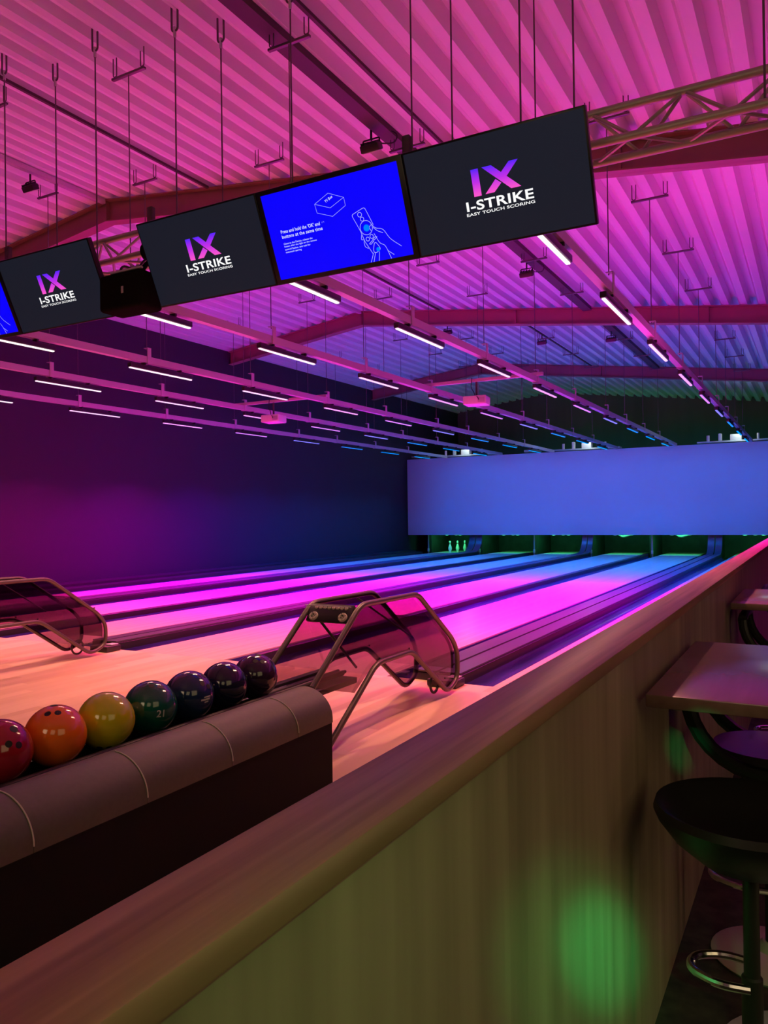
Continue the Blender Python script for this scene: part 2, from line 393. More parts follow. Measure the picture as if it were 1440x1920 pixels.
# ------------------------------------------------------------------ wooden barrier
t = thing('barrier', 'long wood-topped barrier wall dividing the lanes from the bar', 'barrier', (0, 0, 0))
MB().bbox(BL - .002, BR + .004, -1.5, 22.0, BT - .034, BT, .004).build('top_board', M_barriertop, t)
MB().box(BL + .012, BR - .012, -1.5, 22.0, FLOORZ, BT - .034).build('side_panel', M_barrierside, t)
MB().box(BL + .004, BL + .011, -1.5, 22.0, -.02, BT - .034).build('lane_side_panel', M_rackblack, t)

# ------------------------------------------------------------------ ball rack with balls
RX, RY0, RY1 = -2.40, .75, 3.01
t = thing('ball_rack', 'black ball rack with beige padded edge beside the wooden barrier', 'ball rack', (RX, 0, 0))
MB().box(-.30, .446, RY0, RY1 - .002, 0, .2799).build('body', M_rackblack, t)
def quarter(cx, cz, rx, rz, n=10, s=1): return [(cx + s * rx * math.cos(a), cz + rz * math.sin(a)) for a in [PI / 2 * k / n for k in range(n + 1)]]
def roll(s, name):
    seams = [RY0, 1.02, 1.45, 1.88, 2.31, 2.74, RY1] if s > 0 else [RY0, RY1]
    for a, bb in zip(seams[:-1], seams[1:]):
        p = [(s * .18, .281), (s * .45, .281)] + quarter(s * .30, .300, .150, .132, 12, s) + [(s * .262, .426), (s * .225, .405), (s * .20, .37), (s * .18, .33)]
        MB().prism(p, a + .001, bb - .001, 'y').build(name, M_cushion, t)
    for y in (seams[1:-1] if s > 0 else []):
        pts = [(x, y, z) for x, z in quarter(s * .30, .300, .1515, .1335, 14, s)]
        MB().tube(pts, .0022, 6).build('stitching', M_stitch, t)
roll(1, 'cushion')
MB().bbox(-.30, -.15, RY0, RY1 - .002, .281, .345, .01).build('back_ledge', M_rackblack, t)
# trough and rails
MB().box(-.139, .17, RY0, RY1, .281, .30).build('trough', M_rackblack, t)
for dx in (-.07, .07):
    MB().tube([(dx, RY0, .349), (dx, RY1 + .69, .349)], .015).build('rail', M_rubber, t)
for dx in (-.118, .128, .168):
    MB().bbox(dx - .013, dx + .013, RY0, RY1 + .02, .30, .385, .006).build('edge_rail', M_rubber, t)
for dx in (-.02, .025): MB().tube([(dx, RY1 - .2, .335), (dx, RY1 + .79, .335)], .010).build('inner_rail', M_rubber, t)

MB().bbox(-.125, .125, RY1 - .002, RY1 + .76, .285, .318, .006).build('trough_end', M_rubber, t)
def ballmat(name, c, c2, sc=9, rough=.12):
    return mat(name, c, rough, coat=.6, noise=((sc, sc, sc), .3), color2=c2)
BALLS = [(1.655, 'red_ball', (.38, .012, .02), (.30, .01, .03), 'dark red bowling ball cut off by the left photo edge', (.40, .22), None),
         (1.877, 'orange_ball', (.95, .20, .012), (.85, .13, .01), 'orange bowling ball between the red and yellow-green balls', (-.14, .71), None),
         (2.105, 'yellow_ball', (.60, .56, .012), (.52, .50, .015), 'yellow-green bowling ball between the orange and dark green balls', (.02, -.93), None),
         (2.334, 'green_ball', (.005, .12, .075), (.004, .055, .048), 'dark green marbled bowling ball with a pale number 21', (.15, .78), (.40, -.24)),
         (2.56, 'blue_ball', (.012, .035, .12), (.01, .02, .06), 'navy blue bowling ball with a white logo next to the green ball', (.62, .42), (.66, -.12)),
         (2.788, 'navy_ball', (.010, .012, .045), (.008, .008, .03), 'very dark navy bowling ball second from the tube frame', (-.1, 1.2), None),
         (3.017, 'purple_ball', (.035, .012, .045), (.02, .008, .03), 'dark purple bowling ball touching the tube frame, last of the row', (.15, .66), None)]
M_hole = mat('black_finger_hole', (.004, .004, .004), .6)
M_print = mat('pale_print', (.50, .55, .52), .5)
def curved_text(body, R, N, up, size, parent, m, name):
    cu = bpy.data.curves.new('tx', 'FONT'); cu.body = body; cu.size = size; cu.align_x = 'CENTER'; cu.align_y = 'CENTER'; cu.offset = size * .015
    ob = bpy.data.objects.new('tx', cu); COL.objects.link(ob)
    me = bpy.data.meshes.new_from_object(ob.evaluated_get(bpy.context.evaluated_depsgraph_get())); bpy.data.objects.remove(ob); bpy.data.curves.remove(cu)
    N = Vector(N).normalized(); U = (Vector(up) - N * Vector(up).dot(N)).normalized(); X = U.cross(N)
    for v in me.vertices:
        v.co = (N * R + X * v.co.x + U * v.co.y).normalized() * R
    me.materials.append(m); o = bpy.data.objects.new(name, me); COL.objects.link(o); o.parent = parent; return o
for (y, nm, c, c2, lab, hd, mark) in BALLS:
    bm = bmesh.new(); bmesh.ops.create_uvsphere(bm, u_segments=48, v_segments=24, radius=.108)
    me = bpy.data.meshes.new('ball'); bm.to_mesh(me); bm.free(); me.materials.append(ballmat(nm, c, c2)); me.shade_smooth()
    o = bpy.data.objects.new('bowling_ball', me); COL.objects.link(o); o.location = (RX, y, .45)
    tag(o, lab, 'bowling ball', 'bowling balls on the rack')
    cv = (Vector((0, 0, 1.22)) - Vector((RX, y, .45))).normalized(); rv = Vector((.8745, .485, 0)); rv = (rv - cv * rv.dot(cv)).normalized(); uv_ = cv.cross(rv); uv_ = uv_ if uv_.z > 0 else -uv_
    def facing(p):
        q = p[0] ** 2 + p[1] ** 2
        return (rv * p[0] + uv_ * p[1] + cv * (math.sqrt(1 - q) if q < 1 else -.6)).normalized()
    h = facing(hd); a = (rv - h * rv.dot(h)).normalized(); c_ = h.cross(a); c_ = c_ if c_.dot(cv) < 0 else -c_
    for (da, dc, r) in ((.017, 0, .0115), (-.017, 0, .0115), (.0, .062, .014)):
        nn = (h * .108 + a * da + c_ * dc).normalized()
        q = nn.to_track_quat('Z', 'Y').to_matrix().to_4x4()
        MB().lathe([(0, .1079), (r * .6, .1081), (r, .1078), (r, .1050)], 16, q).build('finger_hole', M_hole, o)
    if nm == 'green_ball': curved_text('21', .1096, facing(mark), (0, .1, 1), .040, o, M_print, 'number')
    if nm == 'blue_ball':
        N = facing(mark); U = (Vector((0, .3, 1)) - N * N.dot(Vector((0, .3, 1)))).normalized(); X = U.cross(N); b = MB()
        for (x0, y0, x1, y1, w_) in ((-.024, -.010, .022, .004, .004), (-.012, .004, .024, .016, .003), (-.004, -.016, .016, -.008, .003)):
            n_ = 8; vs = []
            for q in range(n_ + 1):
                px_, py_ = x0 + (x1 - x0) * q / n_, y0 + (y1 - y0) * q / n_
                for sgn in (-1, 1): vs.append((N * .108 + X * px_ + U * (py_ + sgn * w_)).normalized() * .1083)
            b.add(vs, [(2 * q, 2 * q + 1, 2 * q + 3, 2 * q + 2) for q in range(n_)])
        b.build('logo', M_print, o)
# ------------------------------------------------------------------ ball return hoods
def hood(cx, label):
    t = thing('ball_return_hood', label, 'ball return', (cx, 4.1, 0), 0, 'ball return hoods')
    loop = [(3.21, .372), (3.69, .735), (4.39, .73), (4.91, .375), (4.995, .27), (4.99, .09), (4.82, .028), (4.30, .385), (3.86, .385), (3.285, .0)]
    loop = [(y - 4.1, z) for y, z in loop]
    for s in (1, -1):
        MB().tube(fillet([(s * .16, y, z + .0) for y, z in loop], .07), .0165, 12).build('tube_frame', M_hoodtube, t)
        poly = [(p.y, p.z) for p in fillet([(0, y, z) for y, z in loop[:9]] + [(0, -.46, .26)], .06)]
        pn = MB().prism(poly, s * .142 - .002, s * .142 + .002, 'x').build('acrylic_side', M_smoky, t, smooth=0)
        pn['label'] = 'smoky transparent side panel'
        for (y, z) in ((.20, .40), (-.17, .40), (.78, .43), (.72, .12)):
            MB().rod((s * .148, y, z), (s * .138, y, z), .006).build('panel_screw', M_plate, t)
    top = [(p.y, p.z + .004) for p in fillet([(0, .55, .55), (0, .80, .375), (0, .875, .27), (0, .87, .16)], .06)]
    MB().prism(top + [(y, z - .004) for y, z in top[::-1]], -.138, .138, 'x').build('acrylic_cover', M_smoky, t)
    # front plate with light strip and two air vents
    A = Matrix.Translation((0, -.465, .685)) @ Matrix.Rotation(math.radians(53), 4, 'X')
    pl = MB(); pl.bbox(-.142, .142, -.055, .055, -.012, .012, .006, A); pl = pl.build('front_plate', M_plate, t)
    st = MB()
    for k in range(8):
        st.lathe([(0, .006), (.008, .005), (.011, 0), (.011, -.006), (0, -.006)], 12, A @ Matrix.Translation((-.098 + k * .028, .03, .014)))
    st.build('lamp_strip', mat('pale_lamp_plastic', (.75, .68, .6), .35), pl)
    for s in (-1, 1):
        V = A @ Matrix.Translation((s * .095, -.028, .012))
        v = MB().lathe([(.012, .004), (.014, .012), (.024, .012), (.027, .006), (.027, 0), (.012, 0)], 20, V).build('air_vent', mat('pale_vent_ring', (.66, .6, .52), .4), pl)
        for k in range(4):
            a = k * PI / 2 + .4
            MB().rod(V @ Vector((.006 * math.cos(a), .006 * math.sin(a), .004)), V @ Vector((.022 * math.cos(a), .022 * math.sin(a), .013)), .0025, 6).build('vent_vane', M_plate, v)
    MB().box(-.15, .15, -.50, -.49, .728, .733).build('plate_top_lip', M_white_metal, t)
    MB().rod((-.10, -.45, .66), (-.03, -.15, .33), .008).build('stay', M_plate, t)
    MB().rod((-.12, .02, .72), (.12, .3, .45), .006).build('stay', M_plate, t)
    # ball lift housing on the approach at the capping end
    MB().bbox(-.10, .13, .93, 1.10, .002, .055, .012).build('lift_housing', M_rubber, t)
    MB().bbox(.03, .11, 1.0, 1.085, .056, .066, .004).build('housing_plate', M_white_metal, t)
    ring = [(0.11, .62 + .06 * math.cos(a), .10 + .06 * math.sin(a)) for a in [2 * PI * q / 18 for q in range(18)]]
    MB().tube(ring, .009, 8, True).build('lift_ring', M_plate, t)
    for s in (1, -1): MB().bbox(s * .16 - .02, s * .16 + .02, -.845, -.79, .0, .012, .003).build('foot', M_rubber, t)
    return t
hood(-2.36, 'near tube-framed ball return hood with smoky panels, behind the balls')
hood(-5.84, 'farther tube-framed ball return hood at the left photo edge')

# ------------------------------------------------------------------ truss, screens, black box
YF, YK, ZB, YA, ZA = 4.38, 4.62, 3.274, 4.50, 3.505
TX0, TX1 = -7.6, 2.6
t = thing('lighting_truss', 'three-chord metal truss carrying the row of screens', 'truss', (0, 0, 0))
for y, z in ((YF, ZB), (YK, ZB), (YA, ZA)):
    MB().tube([(TX0, y, z), (TX1, y, z)], .025, 12).build('chord', M_truss, t)
st = .25; n = int((TX1 - TX0) / st)
for (ya, za, yb, zb) in ((YF, ZB, YA, ZA), (YK, ZB, YA, ZA), (YF, ZB, YK, ZB)):
    b = MB()
    for k in range(n):
        x0, x1 = TX0 + k * st, TX0 + (k + 1) * st
        if k % 2: b.rod((x0, ya, za), (x1, yb, zb), .011)
        else: b.rod((x0, yb, zb), (x1, ya, za), .011)
    b.build('lacing', M_truss, t)

SW, SH = 1.056, .585
ang = math.atan2(.235, .534)     # top edge leans towards the viewers
def scr_matrix(): return Matrix.Rotation(PI / 2 + ang, 4, 'X')      # local x = right, y = up the screen, z = out of the screen
E_dark = mat('dark_lit_screen', (.01, .01, .012), .30, spec=.3)
def self_lit(m, c, s=1.0):
    p = m.node_tree.nodes['Principled BSDF']; p.inputs['Emission Color'].default_value = (*c, 1); p.inputs['Emission Strength'].default_value = s
self_lit(E_dark, (.0085, .0110, .0200))
E_blue = mat('blue_lit_screen', (.01, .01, .012), .30, spec=.3); self_lit(E_blue, (.0003, .0003, 1.0))
E_white = emit('white_screen_text', (1.0, 1.0, 1.0), 1.0)
E_text = emit('pale_blue_screen_text', (.72, .74, 1.0), 1.0)
E_line = emit('pale_screen_line', (.42, .42, 1.0), 1.0)
E_cyan = emit('cyan_screen_dot', (.0, .22, 1.0), 1.0)
def grad():
    m = bpy.data.materials.new('violet_pink_screen_logo'); m.use_nodes = True; nt = m.node_tree; nt.nodes.clear(); L = nt.links.new
    tc = nt.nodes.new('ShaderNodeTexCoord'); sp = nt.nodes.new('ShaderNodeSeparateXYZ'); cr = nt.nodes.new('ShaderNodeValToRGB')
    e = nt.nodes.new('ShaderNodeEmission'); o = nt.nodes.new('ShaderNodeOutputMaterial')
    L(tc.outputs['Generated'], sp.inputs[0]); L(sp.outputs['Y'], cr.inputs[0]); L(cr.outputs[0], e.inputs[0]); L(e.outputs[0], o.inputs[0])
    el = cr.color_ramp.elements
    el[0].position = 0; el[0].color = (1.0, .10, .60, 1); el[1].position = 1; el[1].color = (.09, .02, .95, 1)
    q = el.new(.5); q.color = (.55, .03, .80, 1)
    return m
E_grad = grad()
def text_mesh(body, width, height, m, bold=.0):
    cu = bpy.data.curves.new('tx', 'FONT'); cu.body = body; cu.size = 1; cu.offset = bold; cu.space_character = 1.05
    ob = bpy.data.objects.new('tx', cu); COL.objects.link(ob)
    me = bpy.data.meshes.new_from_object(ob.evaluated_get(bpy.context.evaluated_depsgraph_get())); bpy.data.objects.remove(ob); bpy.data.curves.remove(cu)
    xs = [v.co.x for v in me.vertices]; ys = [v.co.y for v in me.vertices]
    x0, x1, y0, y1 = min(xs), max(xs), min(ys), max(ys)
    for v in me.vertices:
        v.co.x = (v.co.x - x0) / (x1 - x0) * width; v.co.y = (v.co.y - y0) / (y1 - y0) * height
    me.materials.clear(); me.materials.append(m); return me
DW, DH = SW - .024, SH - .024     # lit area
BW, BH = SW - .075, SH - .062
cur = [DW, DH]
def uv(u, v): return ((u - .5) * cur[0], (v - .5) * cur[1])
def stroke(b, pts, w=.0016, closed=False, z=.0012):
    pts = [Vector((*uv(*p), 0)) for p in pts]
    if closed: pts = pts + [pts[0]]
    for a, c in zip(pts[:-1], pts[1:]):
        d = (c - a)
        if d.length < 1e-6: continue
        d.normalize(); nn = Vector((-d.y, d.x, 0)) * w; a2, c2 = a - d * w * .5, c + d * w * .5
        b.add([a2 - nn, c2 - nn, c2 + nn, a2 + nn], [(0, 1, 2, 3)])
        b.v[-4:] = [(x, y, z) for x, y, _ in b.v[-4:]]
def circ(cu, cv, r, n=20): return [(cu + r * math.cos(2 * PI * k / n), cv + r * math.sin(2 * PI * k / n) * DW / DH) for k in range(n)]
def smooth_pts(pts, n=6):
    out = []; P_ = [pts[0]] + list(pts) + [pts[-1]]
    for i in range(1, len(P_) - 2):
        p0, p1, p2, p3 = P_[i - 1], P_[i], P_[i + 1], P_[i + 2]
        for k in range(n):
            s = k / n
            out.append(tuple(.5 * (2 * p1[d] + (p2[d] - p0[d]) * s + (2 * p0[d] - 5 * p1[d] + 4 * p2[d] - p3[d]) * s * s + (3 * p1[d] - p0[d] - 3 * p2[d] + p3[d]) * s ** 3) for d in (0, 1)))
    out.append(pts[-1]); return out
def screen_base(xc, label):
    t = thing('scoring_screen', label, 'screen', (xc, 4.0825, 3.028), 0, 'screens in the row on the truss')
    t.rotation_euler = scr_matrix().to_euler()
    MB().bbox(-SW / 2 + .001, SW / 2 - .001, -SH / 2, SH / 2, -.045, 0, .006).build('casing', M_bezel, t)
    MB().box(-.12, .12, -.10, .10, -.13, -.045).build('mount', M_darkmetal, t)
    return t
def flat_face(w, h, z): return MB().add([(-w / 2, -h / 2, z), (w / 2, -h / 2, z), (w / 2, h / 2, z), (-w / 2, h / 2, z)], [(0, 1, 2, 3)])
def logo_screen(xc, label):
    t = screen_base(xc, label); cur[:] = [DW, DH]
    d = flat_face(DW, DH, .0006).build('display', E_dark, t, smooth=0, recalc=False)
    b = MB()
    def poly(pp): b.add([(*uv(*p), .0012) for p in pp], [tuple(range(len(pp)))])
    poly([(.373, .459), (.416, .459), (.416, .712), (.373, .712)])
    poly([(.437, .712), (.491, .712), (.64, .465), (.584, .465)])
    poly([(.590, .712), (.640, .712), (.569, .585), (.5375, .625)])
    poly([(.438, .463), (.490, .463), (.5345, .535), (.505, .580)])
    b.build('logo_letters', E_grad, d, smooth=0, recalc=False)
    def tx(body, u0, v0, u1, v1, bold, nm):
        x0, y0 = uv(u0, v0); x1, y1 = uv(u1, v1)
        o = bpy.data.objects.new(nm, text_mesh(body, x1 - x0, y1 - y0, E_white, bold)); COL.objects.link(o); o.parent = d; o.location = (x0, y0, .0012)
    tx('I-STRIKE', .319, .332, .700, .425, .022, 'logo_title'); tx('EASY TOUCH SCORING', .314, .287, .702, .315, .018, 'logo_caption')
    return t
def blue_screen(xc, label):
    t = screen_base(xc, label); cur[:] = [BW, BH]
    d = flat_face(BW, BH, .0006).build('display', E_blue, t, smooth=0, recalc=False)
    def tx(body, u0, v0, u1, v1, bold, nm, m=E_text):
        x0, y0 = uv(u0, v0); x1, y1 = uv(u1, v1)
        o = bpy.data.objects.new(nm, text_mesh(body, x1 - x0, y1 - y0, m, bold)); COL.objects.link(o); o.parent = d; o.location = (x0, y0, .0012)
    tx("Press and hold the 'OK' and", .090, .530, .395, .572, .012, 'heading_text'); tx('buttons at the same time', .090, .472, .407, .512, .012, 'heading_text')
    for body, u1, v0 in (('Close to the Device, release the', .317, .396), ('button after the light on the remote', .346, .363), ('control flashes, and wait for', .292, .329), ('automatic pairing', .217, .294)):
        tx(body, .091, v0, u1, v0 + .024, .008, 'small_text')
    b = MB(); top = [(.389, .768), (.501, .851), (.604, .767), (.495, .690)]
    stroke(b, top, .0011, True); stroke(b, [(.389, .768), (.393, .668), (.499, .593), (.605, .677), (.604, .767)], .0011)
    stroke(b, [(.415, .562), (.412, .548)], .001); stroke(b, [(.424, .566), (.427, .552)], .001)
    b.build('box_drawing', E_line, d, smooth=0, recalc=False)
    ob = bpy.data.objects.new('box_text', text_mesh('TV Box', .062, .016, E_text, .01)); COL.objects.link(ob); ob.parent = d; ob.location = (*uv(.470, .752), .0012); ob.rotation_euler = (0, 0, math.radians(22))
    b = MB(); w = .0016
    stroke(b, smooth_pts([(.672, .364), (.655, .45), (.637, .538), (.640, .560), (.652, .569), (.717, .604), (.730, .600), (.737, .580), (.768, .408)]), w)
    stroke(b, [(.672, .364), (.688, .243), (.726, .096)], w)
    for (c, v, r) in ((.689, .544, .014), (.700, .491, .012), (.716, .390, .043), (.711, .264, .012), (.741, .284, .012)): stroke(b, circ(c, v, r), w, True)
    for (c, v) in ((.732, .222), (.760, .262)):
        stroke(b, [(c - .017, v - .014), (c + .006, v + .014), (c + .017, v + .006), (c - .006, v - .022)], w, True)
    stroke(b, smooth_pts([(.746, .346), (.738, .385), (.756, .412), (.768, .385), (.785, .362), (.828, .332), (.866, .219), (.93, .116)]), w)
    stroke(b, smooth_pts([(.763, .378), (.79, .33), (.823, .299)]), w)
    stroke(b, smooth_pts([(.762, .309), (.788, .199), (.822, .15), (.847, .003)]), w)
    stroke(b, smooth_pts([(.750, .204), (.763, .207), (.783, .136), (.761, .104), (.740, .104), (.736, .138), (.750, .204)]), w)
    stroke(b, [(.773, .101), (.760, .003)], w); stroke(b, [(.731, .101), (.702, .003)], w); stroke(b, [(.745, .10), (.722, .003)], w); stroke(b, [(.832, .096), (.870, .039)], w)
    stroke(b, smooth_pts([(.674, .324), (.667, .275), (.684, .263), (.680, .231), (.684, .185), (.704, .161)]), w)
    b.build('remote_drawing', E_line, d, smooth=0, recalc=False)
    b = MB()
    for (c, v, r) in ((.718, .387, .021), (.769, .131, .013)):
        pp = circ(c, v, r); b.add([(*uv(*p), .0016) for p in pp], [tuple(range(len(pp)))])
    b.build('highlight_dots', E_cyan, d, smooth=0, recalc=False)
    return t
XS = -1.0                                                    # right edge of the right-hand screen
logo_screen(XS - SW * .5, 'large dark screen with violet logo at the right end of the row')
blue_screen(XS - SW * 1.5, 'bright blue screen with a remote control drawing, between two dark screens')
logo_screen(XS - SW * 2.5, 'dark logo screen between the black equipment box and the blue screen')
XS2 = -4.66
logo_screen(XS2 - SW * .5, 'dark logo screen at the left, left of the black equipment box')
blue_screen(XS2 - SW * 1.5, 'blue screen mostly cut off by the left photo edge')
t = thing('equipment_box', 'black equipment box clamped under the truss between two dark screens', 'equipment box', (-4.413, 4.20, 2.75))
M_matte = mat('matte_black_box', (.010, .009, .009), .9, spec=0)
MB().bbox(-.21, .215, -.17, .06, 0, .27, .03, None, 4).build('body', M_matte, t)
MB().bbox(-.10, .215, -.16, -.135, .27, .285, .004).build('trim_strip', M_white_metal, t)
MB().bbox(.03, .05, -.174, -.169, .11, .16, .001).build('indicator', M_white_metal, t)
for dx in (-.06, .16):
    pts = [(dx, .18 + .055 * math.cos(a), ZB - 2.75 + .055 * math.sin(a)) for a in [math.radians(q) for q in range(40, 290, 20)]] + [(dx, .14, .40), (dx, .02, .26)]
    MB().tube(pts, .020, 10).build('clamp', M_matte, t)
MB().tube(fillet([(-.19, .0, .27), (-.2, .05, .42), (-.1, .10, .36), (.0, .10, .45), (.2, .10, .40)], .06), .010).build('cable', M_rubber, t)
MB().bbox(-.2, -.15, .02, .06, .27, .34, .006).build('connector', M_white_metal, t)

# steel wires carrying the truss, each from a U hook on the deck
hx = [(-6.17, YF), (-5.81, YK), (-5.03, YF), (-4.17, YF), (-3.93, YK), (-3.11, YF), (-2.19, YF), (-2.02, YK), (-1.48, YF), (-1.23, YK), (-.2, YF), (.6, YK)]
WN = ['above the leftmost logo screen', 'above the middle of the leftmost logo screen', 'above the right end of the leftmost logo screen', 'at the left end of the middle logo screen', 'above the middle logo screen', 'above the blue screen',
      'at the left end of the right-hand screen', 'near the left end of the right-hand screen', 'above the middle of the right-hand screen', 'near the right end of the right-hand screen', 'above the bare truss at the right photo edge', 'beyond the right photo edge']
for i, (x, y) in enumerate(hx[:11]):
    zt = roofz(x); ztr = ZB
    t = thing('hanging_wire', 'thin truss wire with a U hook, ' + WN[i], 'wire', (x, y, ztr), 0, 'wires holding up the truss')
    L = zt - ztr
    MB().rod((0, 0, .0), (0, 0, L - .16), .006, 6).build('wire', M_rod, t)
    MB().tube(fillet([(-.03, 0, L + .04), (-.03, 0, L - .15), (.03, 0, L - .15), (.03, 0, L + .04)], .03), .008, 8).build('u_hook', M_rod, t)
    MB().rod((0, 0, L - .20), (0, 0, L - .12), .012, 8).build('turnbuckle', M_white_metal, t)
for (x, lab) in ((-2.22, 'short dark upright bracket behind the top of the right-hand screen'), (-4.42, 'short dark upright bracket behind the middle logo screen'), (-6.12, 'short dark upright bracket behind the leftmost logo screen')):
    o = MB().bbox(x - .025, x + .025, YF - .035, YF + .005, ZB + .02, ZB + .33, .004).build('mount_bracket', M_darkmetal)
    MB().box(x - .035, x + .035, YF - .045, YF + .03, ZB - .03, ZB + .02).build('clamp', M_darkmetal, o)
    tag(o, lab, 'bracket', 'screen brackets on the truss')

# ------------------------------------------------------------------ lamp tracks with LED bars and hangers
TZ0, TZ1, TW = 3.058, 3.135, .07
TN = ['above lane nearest the barrier', 'above second lane from the barrier', 'above third lane from the barrier', 'above fourth lane from the barrier', 'above second lane from left wall', 'above lane nearest the left wall']
for i, x in enumerate(CEN):
    b = MB()
    w = TW / 2; th = .006
    b.prism([(-w, TZ0), (w, TZ0), (w, TZ1), (w - th, TZ1), (w - th, TZ0 + th), (-w + th, TZ0 + th), (-w + th, TZ1), (-w, TZ1)], 4.34, 22.95, 'y')
    o = b.build('lamp_track', M_track, loc=(x, 0, 0), smooth=0)
    tag(o, 'long pale lamp track ' + TN[i], 'lamp track', 'lamp tracks over the lanes')
LED = [(1.0, .41, .25), (1.0, .025, .24), (1.0, .004, .56), (.95, .0, .95), (.24, .005, 1.0), (.02, .06, 1.0), (.0, .115, 1.0), (.0, .15, 1.0), (.0, .17, 1.0)]
LPOW = [37, 62, 108, 130, 120, 84, 64, 46, 34]
LLENS = [(1.6, 1.35, 1.3), (1.6, 1.1, 1.4), (1.6, .8, 1.5), (1.5, .45, 1.6), (.9, .28, 1.6), (.30, .26, 1.6), (.02, .30, 1.5), (.0, .36, 1.4), (.0, .42, 1.3)]
LCN = ['warm pink-white', 'pink-white', 'bright pink', 'magenta', 'violet', 'blue-violet', 'blue', 'cyan-blue', 'cyan']
M_led = []
for k, c in enumerate(LED):
    M_led.append(emit('led_%s' % LCN[k].replace(' ', '_').replace('-', '_'), LLENS[k], 1.0))
house = MB(); house.bbox(-.028, .028, 0, 1.03, 2.978, 3.03, .006)
house_me = house.mesh('housing', M_housing)
lens_me = []
for k in range(9):
    b = MB(); b.box(-.014, .014, .01, 1.02, 2.966, 2.977); lens_me.append(b.mesh('lens', M_led[k], smooth=0))
clip_me = MB().bbox(-.035, .035, -.012, .012, 3.03, 3.058, .003).mesh('clip', M_housing)
for i, x in enumerate(CEN):
    for k in range(9):
        y = 4.40 + 2.035 * k
        t = thing('led_bar', '%s LED bar, %s from the screens, track %s' % (LCN[k], ORD[k], TN[i].replace('above', 'over')), 'LED bar', (x, y, 0), 0, 'LED bars under the tracks')
        l = bpy.data.lights.new('led_light', 'AREA'); l.shape = 'RECTANGLE'; l.size = .028; l.size_y = 1.0; l.energy = LPOW[k]; l.color = LED[k]; l.spread = math.radians(128 if k == 0 else 116)
        lo = bpy.data.objects.new('led_light', l); COL.objects.link(lo); lo.location = (x, y + .515, 2.962)
        for nm, me, loc in (('housing', house_me, (0, 0, 0)), ('lens', lens_me[k], (0, 0, 0)), ('clip', clip_me, (0, .22, 0)), ('clip', clip_me, (0, .81, 0))):
            o = bpy.data.objects.new(nm, me); COL.objects.link(o); o.parent = t; o.location = loc
plate_me = MB().bbox(TW / 2, TW / 2 + .008, -.03, .03, TZ0 - .004, TZ1 + .10, .002).box(-.02, TW / 2 + .008, -.03, .03, TZ1 + .095, TZ1 + .103).box(-TW / 2 - .004, TW / 2 + .008, -.03, .03, TZ0 - .008, TZ0 - .002).mesh('plate', M_track)
cross_me = MB().bbox(-.19, .19, -.015, .015, -.010, .010, .003).mesh('crossbar', M_rod)
hook_me = MB().tube(fillet([(-.02, 0, .18), (-.02, 0, .02), (.02, 0, .02), (.02, 0, .18)], .02), .005, 8).mesh('hook', M_rod)
rods = {}
for i, x in enumerate(CEN):
    zc = roofz(x) - .17
    rod_me = MB().rod((0, 0, TZ1 + .08), (0, 0, zc), .005, 6).mesh('rod', M_rod)
    for k in range(9):
        y = 4.78 + 1.93 * k + (.0 if i % 2 else -.06)
        if abs(y - 14.27) < .2 or abs(y - 20.96) < .2 or abs(y - 7.5) < .2: y += .3
        t = thing('track_hanger', 'thin rod hanger, %s from the screens, track %s' % (ORD[k], TN[i].replace('above', 'over')), 'hanger', (x, y, 0), 0, 'rod hangers of the lamp tracks')
        for nm, me, loc in (('rod', rod_me, (0, 0, 0)), ('plate', plate_me, (0, 0, 0)), ('crossbar', cross_me, (0, 0, zc)), ('hook', hook_me, (-.16, 0, zc)), ('hook', hook_me, (.16, 0, zc))):
            o = bpy.data.objects.new(nm, me); COL.objects.link(o); o.parent = t; o.location = loc
# projectors on cross rails
for (xa, xb, xp, labr, labp) in ((-5.27, -3.28, -4.27, 'thin cross rail holding the nearer projector on the right', 'white projector hung between the tracks near the photo centre'),
                                 (-8.80, -6.84, -7.90, 'thin cross rail holding the projector on the left', 'white projector hung before the dark left wall')):
    o = MB().bbox(xa, xb, 10.48, 10.53, TZ1 + .003, TZ1 + .05, .004).build('projector_rail', M_track); tag(o, labr, 'rail', 'cross rails for projectors')
    t = thing('ceiling_projector', labp, 'projector', (xp, 10.505, 0), math.radians(8), 'projectors over the lanes')
    MB().rod((0, 0, TZ1 + .002), (0, 0, 2.93), .016).build('mount_pole', M_darkmetal, t)
    MB().tube(fillet([(-.06, -.03, TZ1 + .06), (-.07, -.05, 3.05), (-.03, -.05, 2.99), (.0, -.1, 2.93)], .03), .006).build('cable', M_rubber, t)
    MB().tube(fillet([(.0, -.1, 2.93), (.05, -.15, 2.90), (.07, -.16, 2.86)], .03), .006).build('cable', M_rubber, t)
    bd = MB().bbox(-.17, .17, -.14, .14, 2.80, 2.925, .018).build('body', M_projector, t)
    MB().bbox(.05, .15, -.143, -.138, 2.825, 2.90, .002).build('vent_grille', M_white_metal, bd)
    MB().lathe([(0, .0), (.03, 0), (.035, -.02), (0, -.02)], 16, Matrix.Translation((-.09, .14, 2.865)) @ Matrix.Rotation(PI / 2, 4, 'X')).build('lens', M_lens, bd)

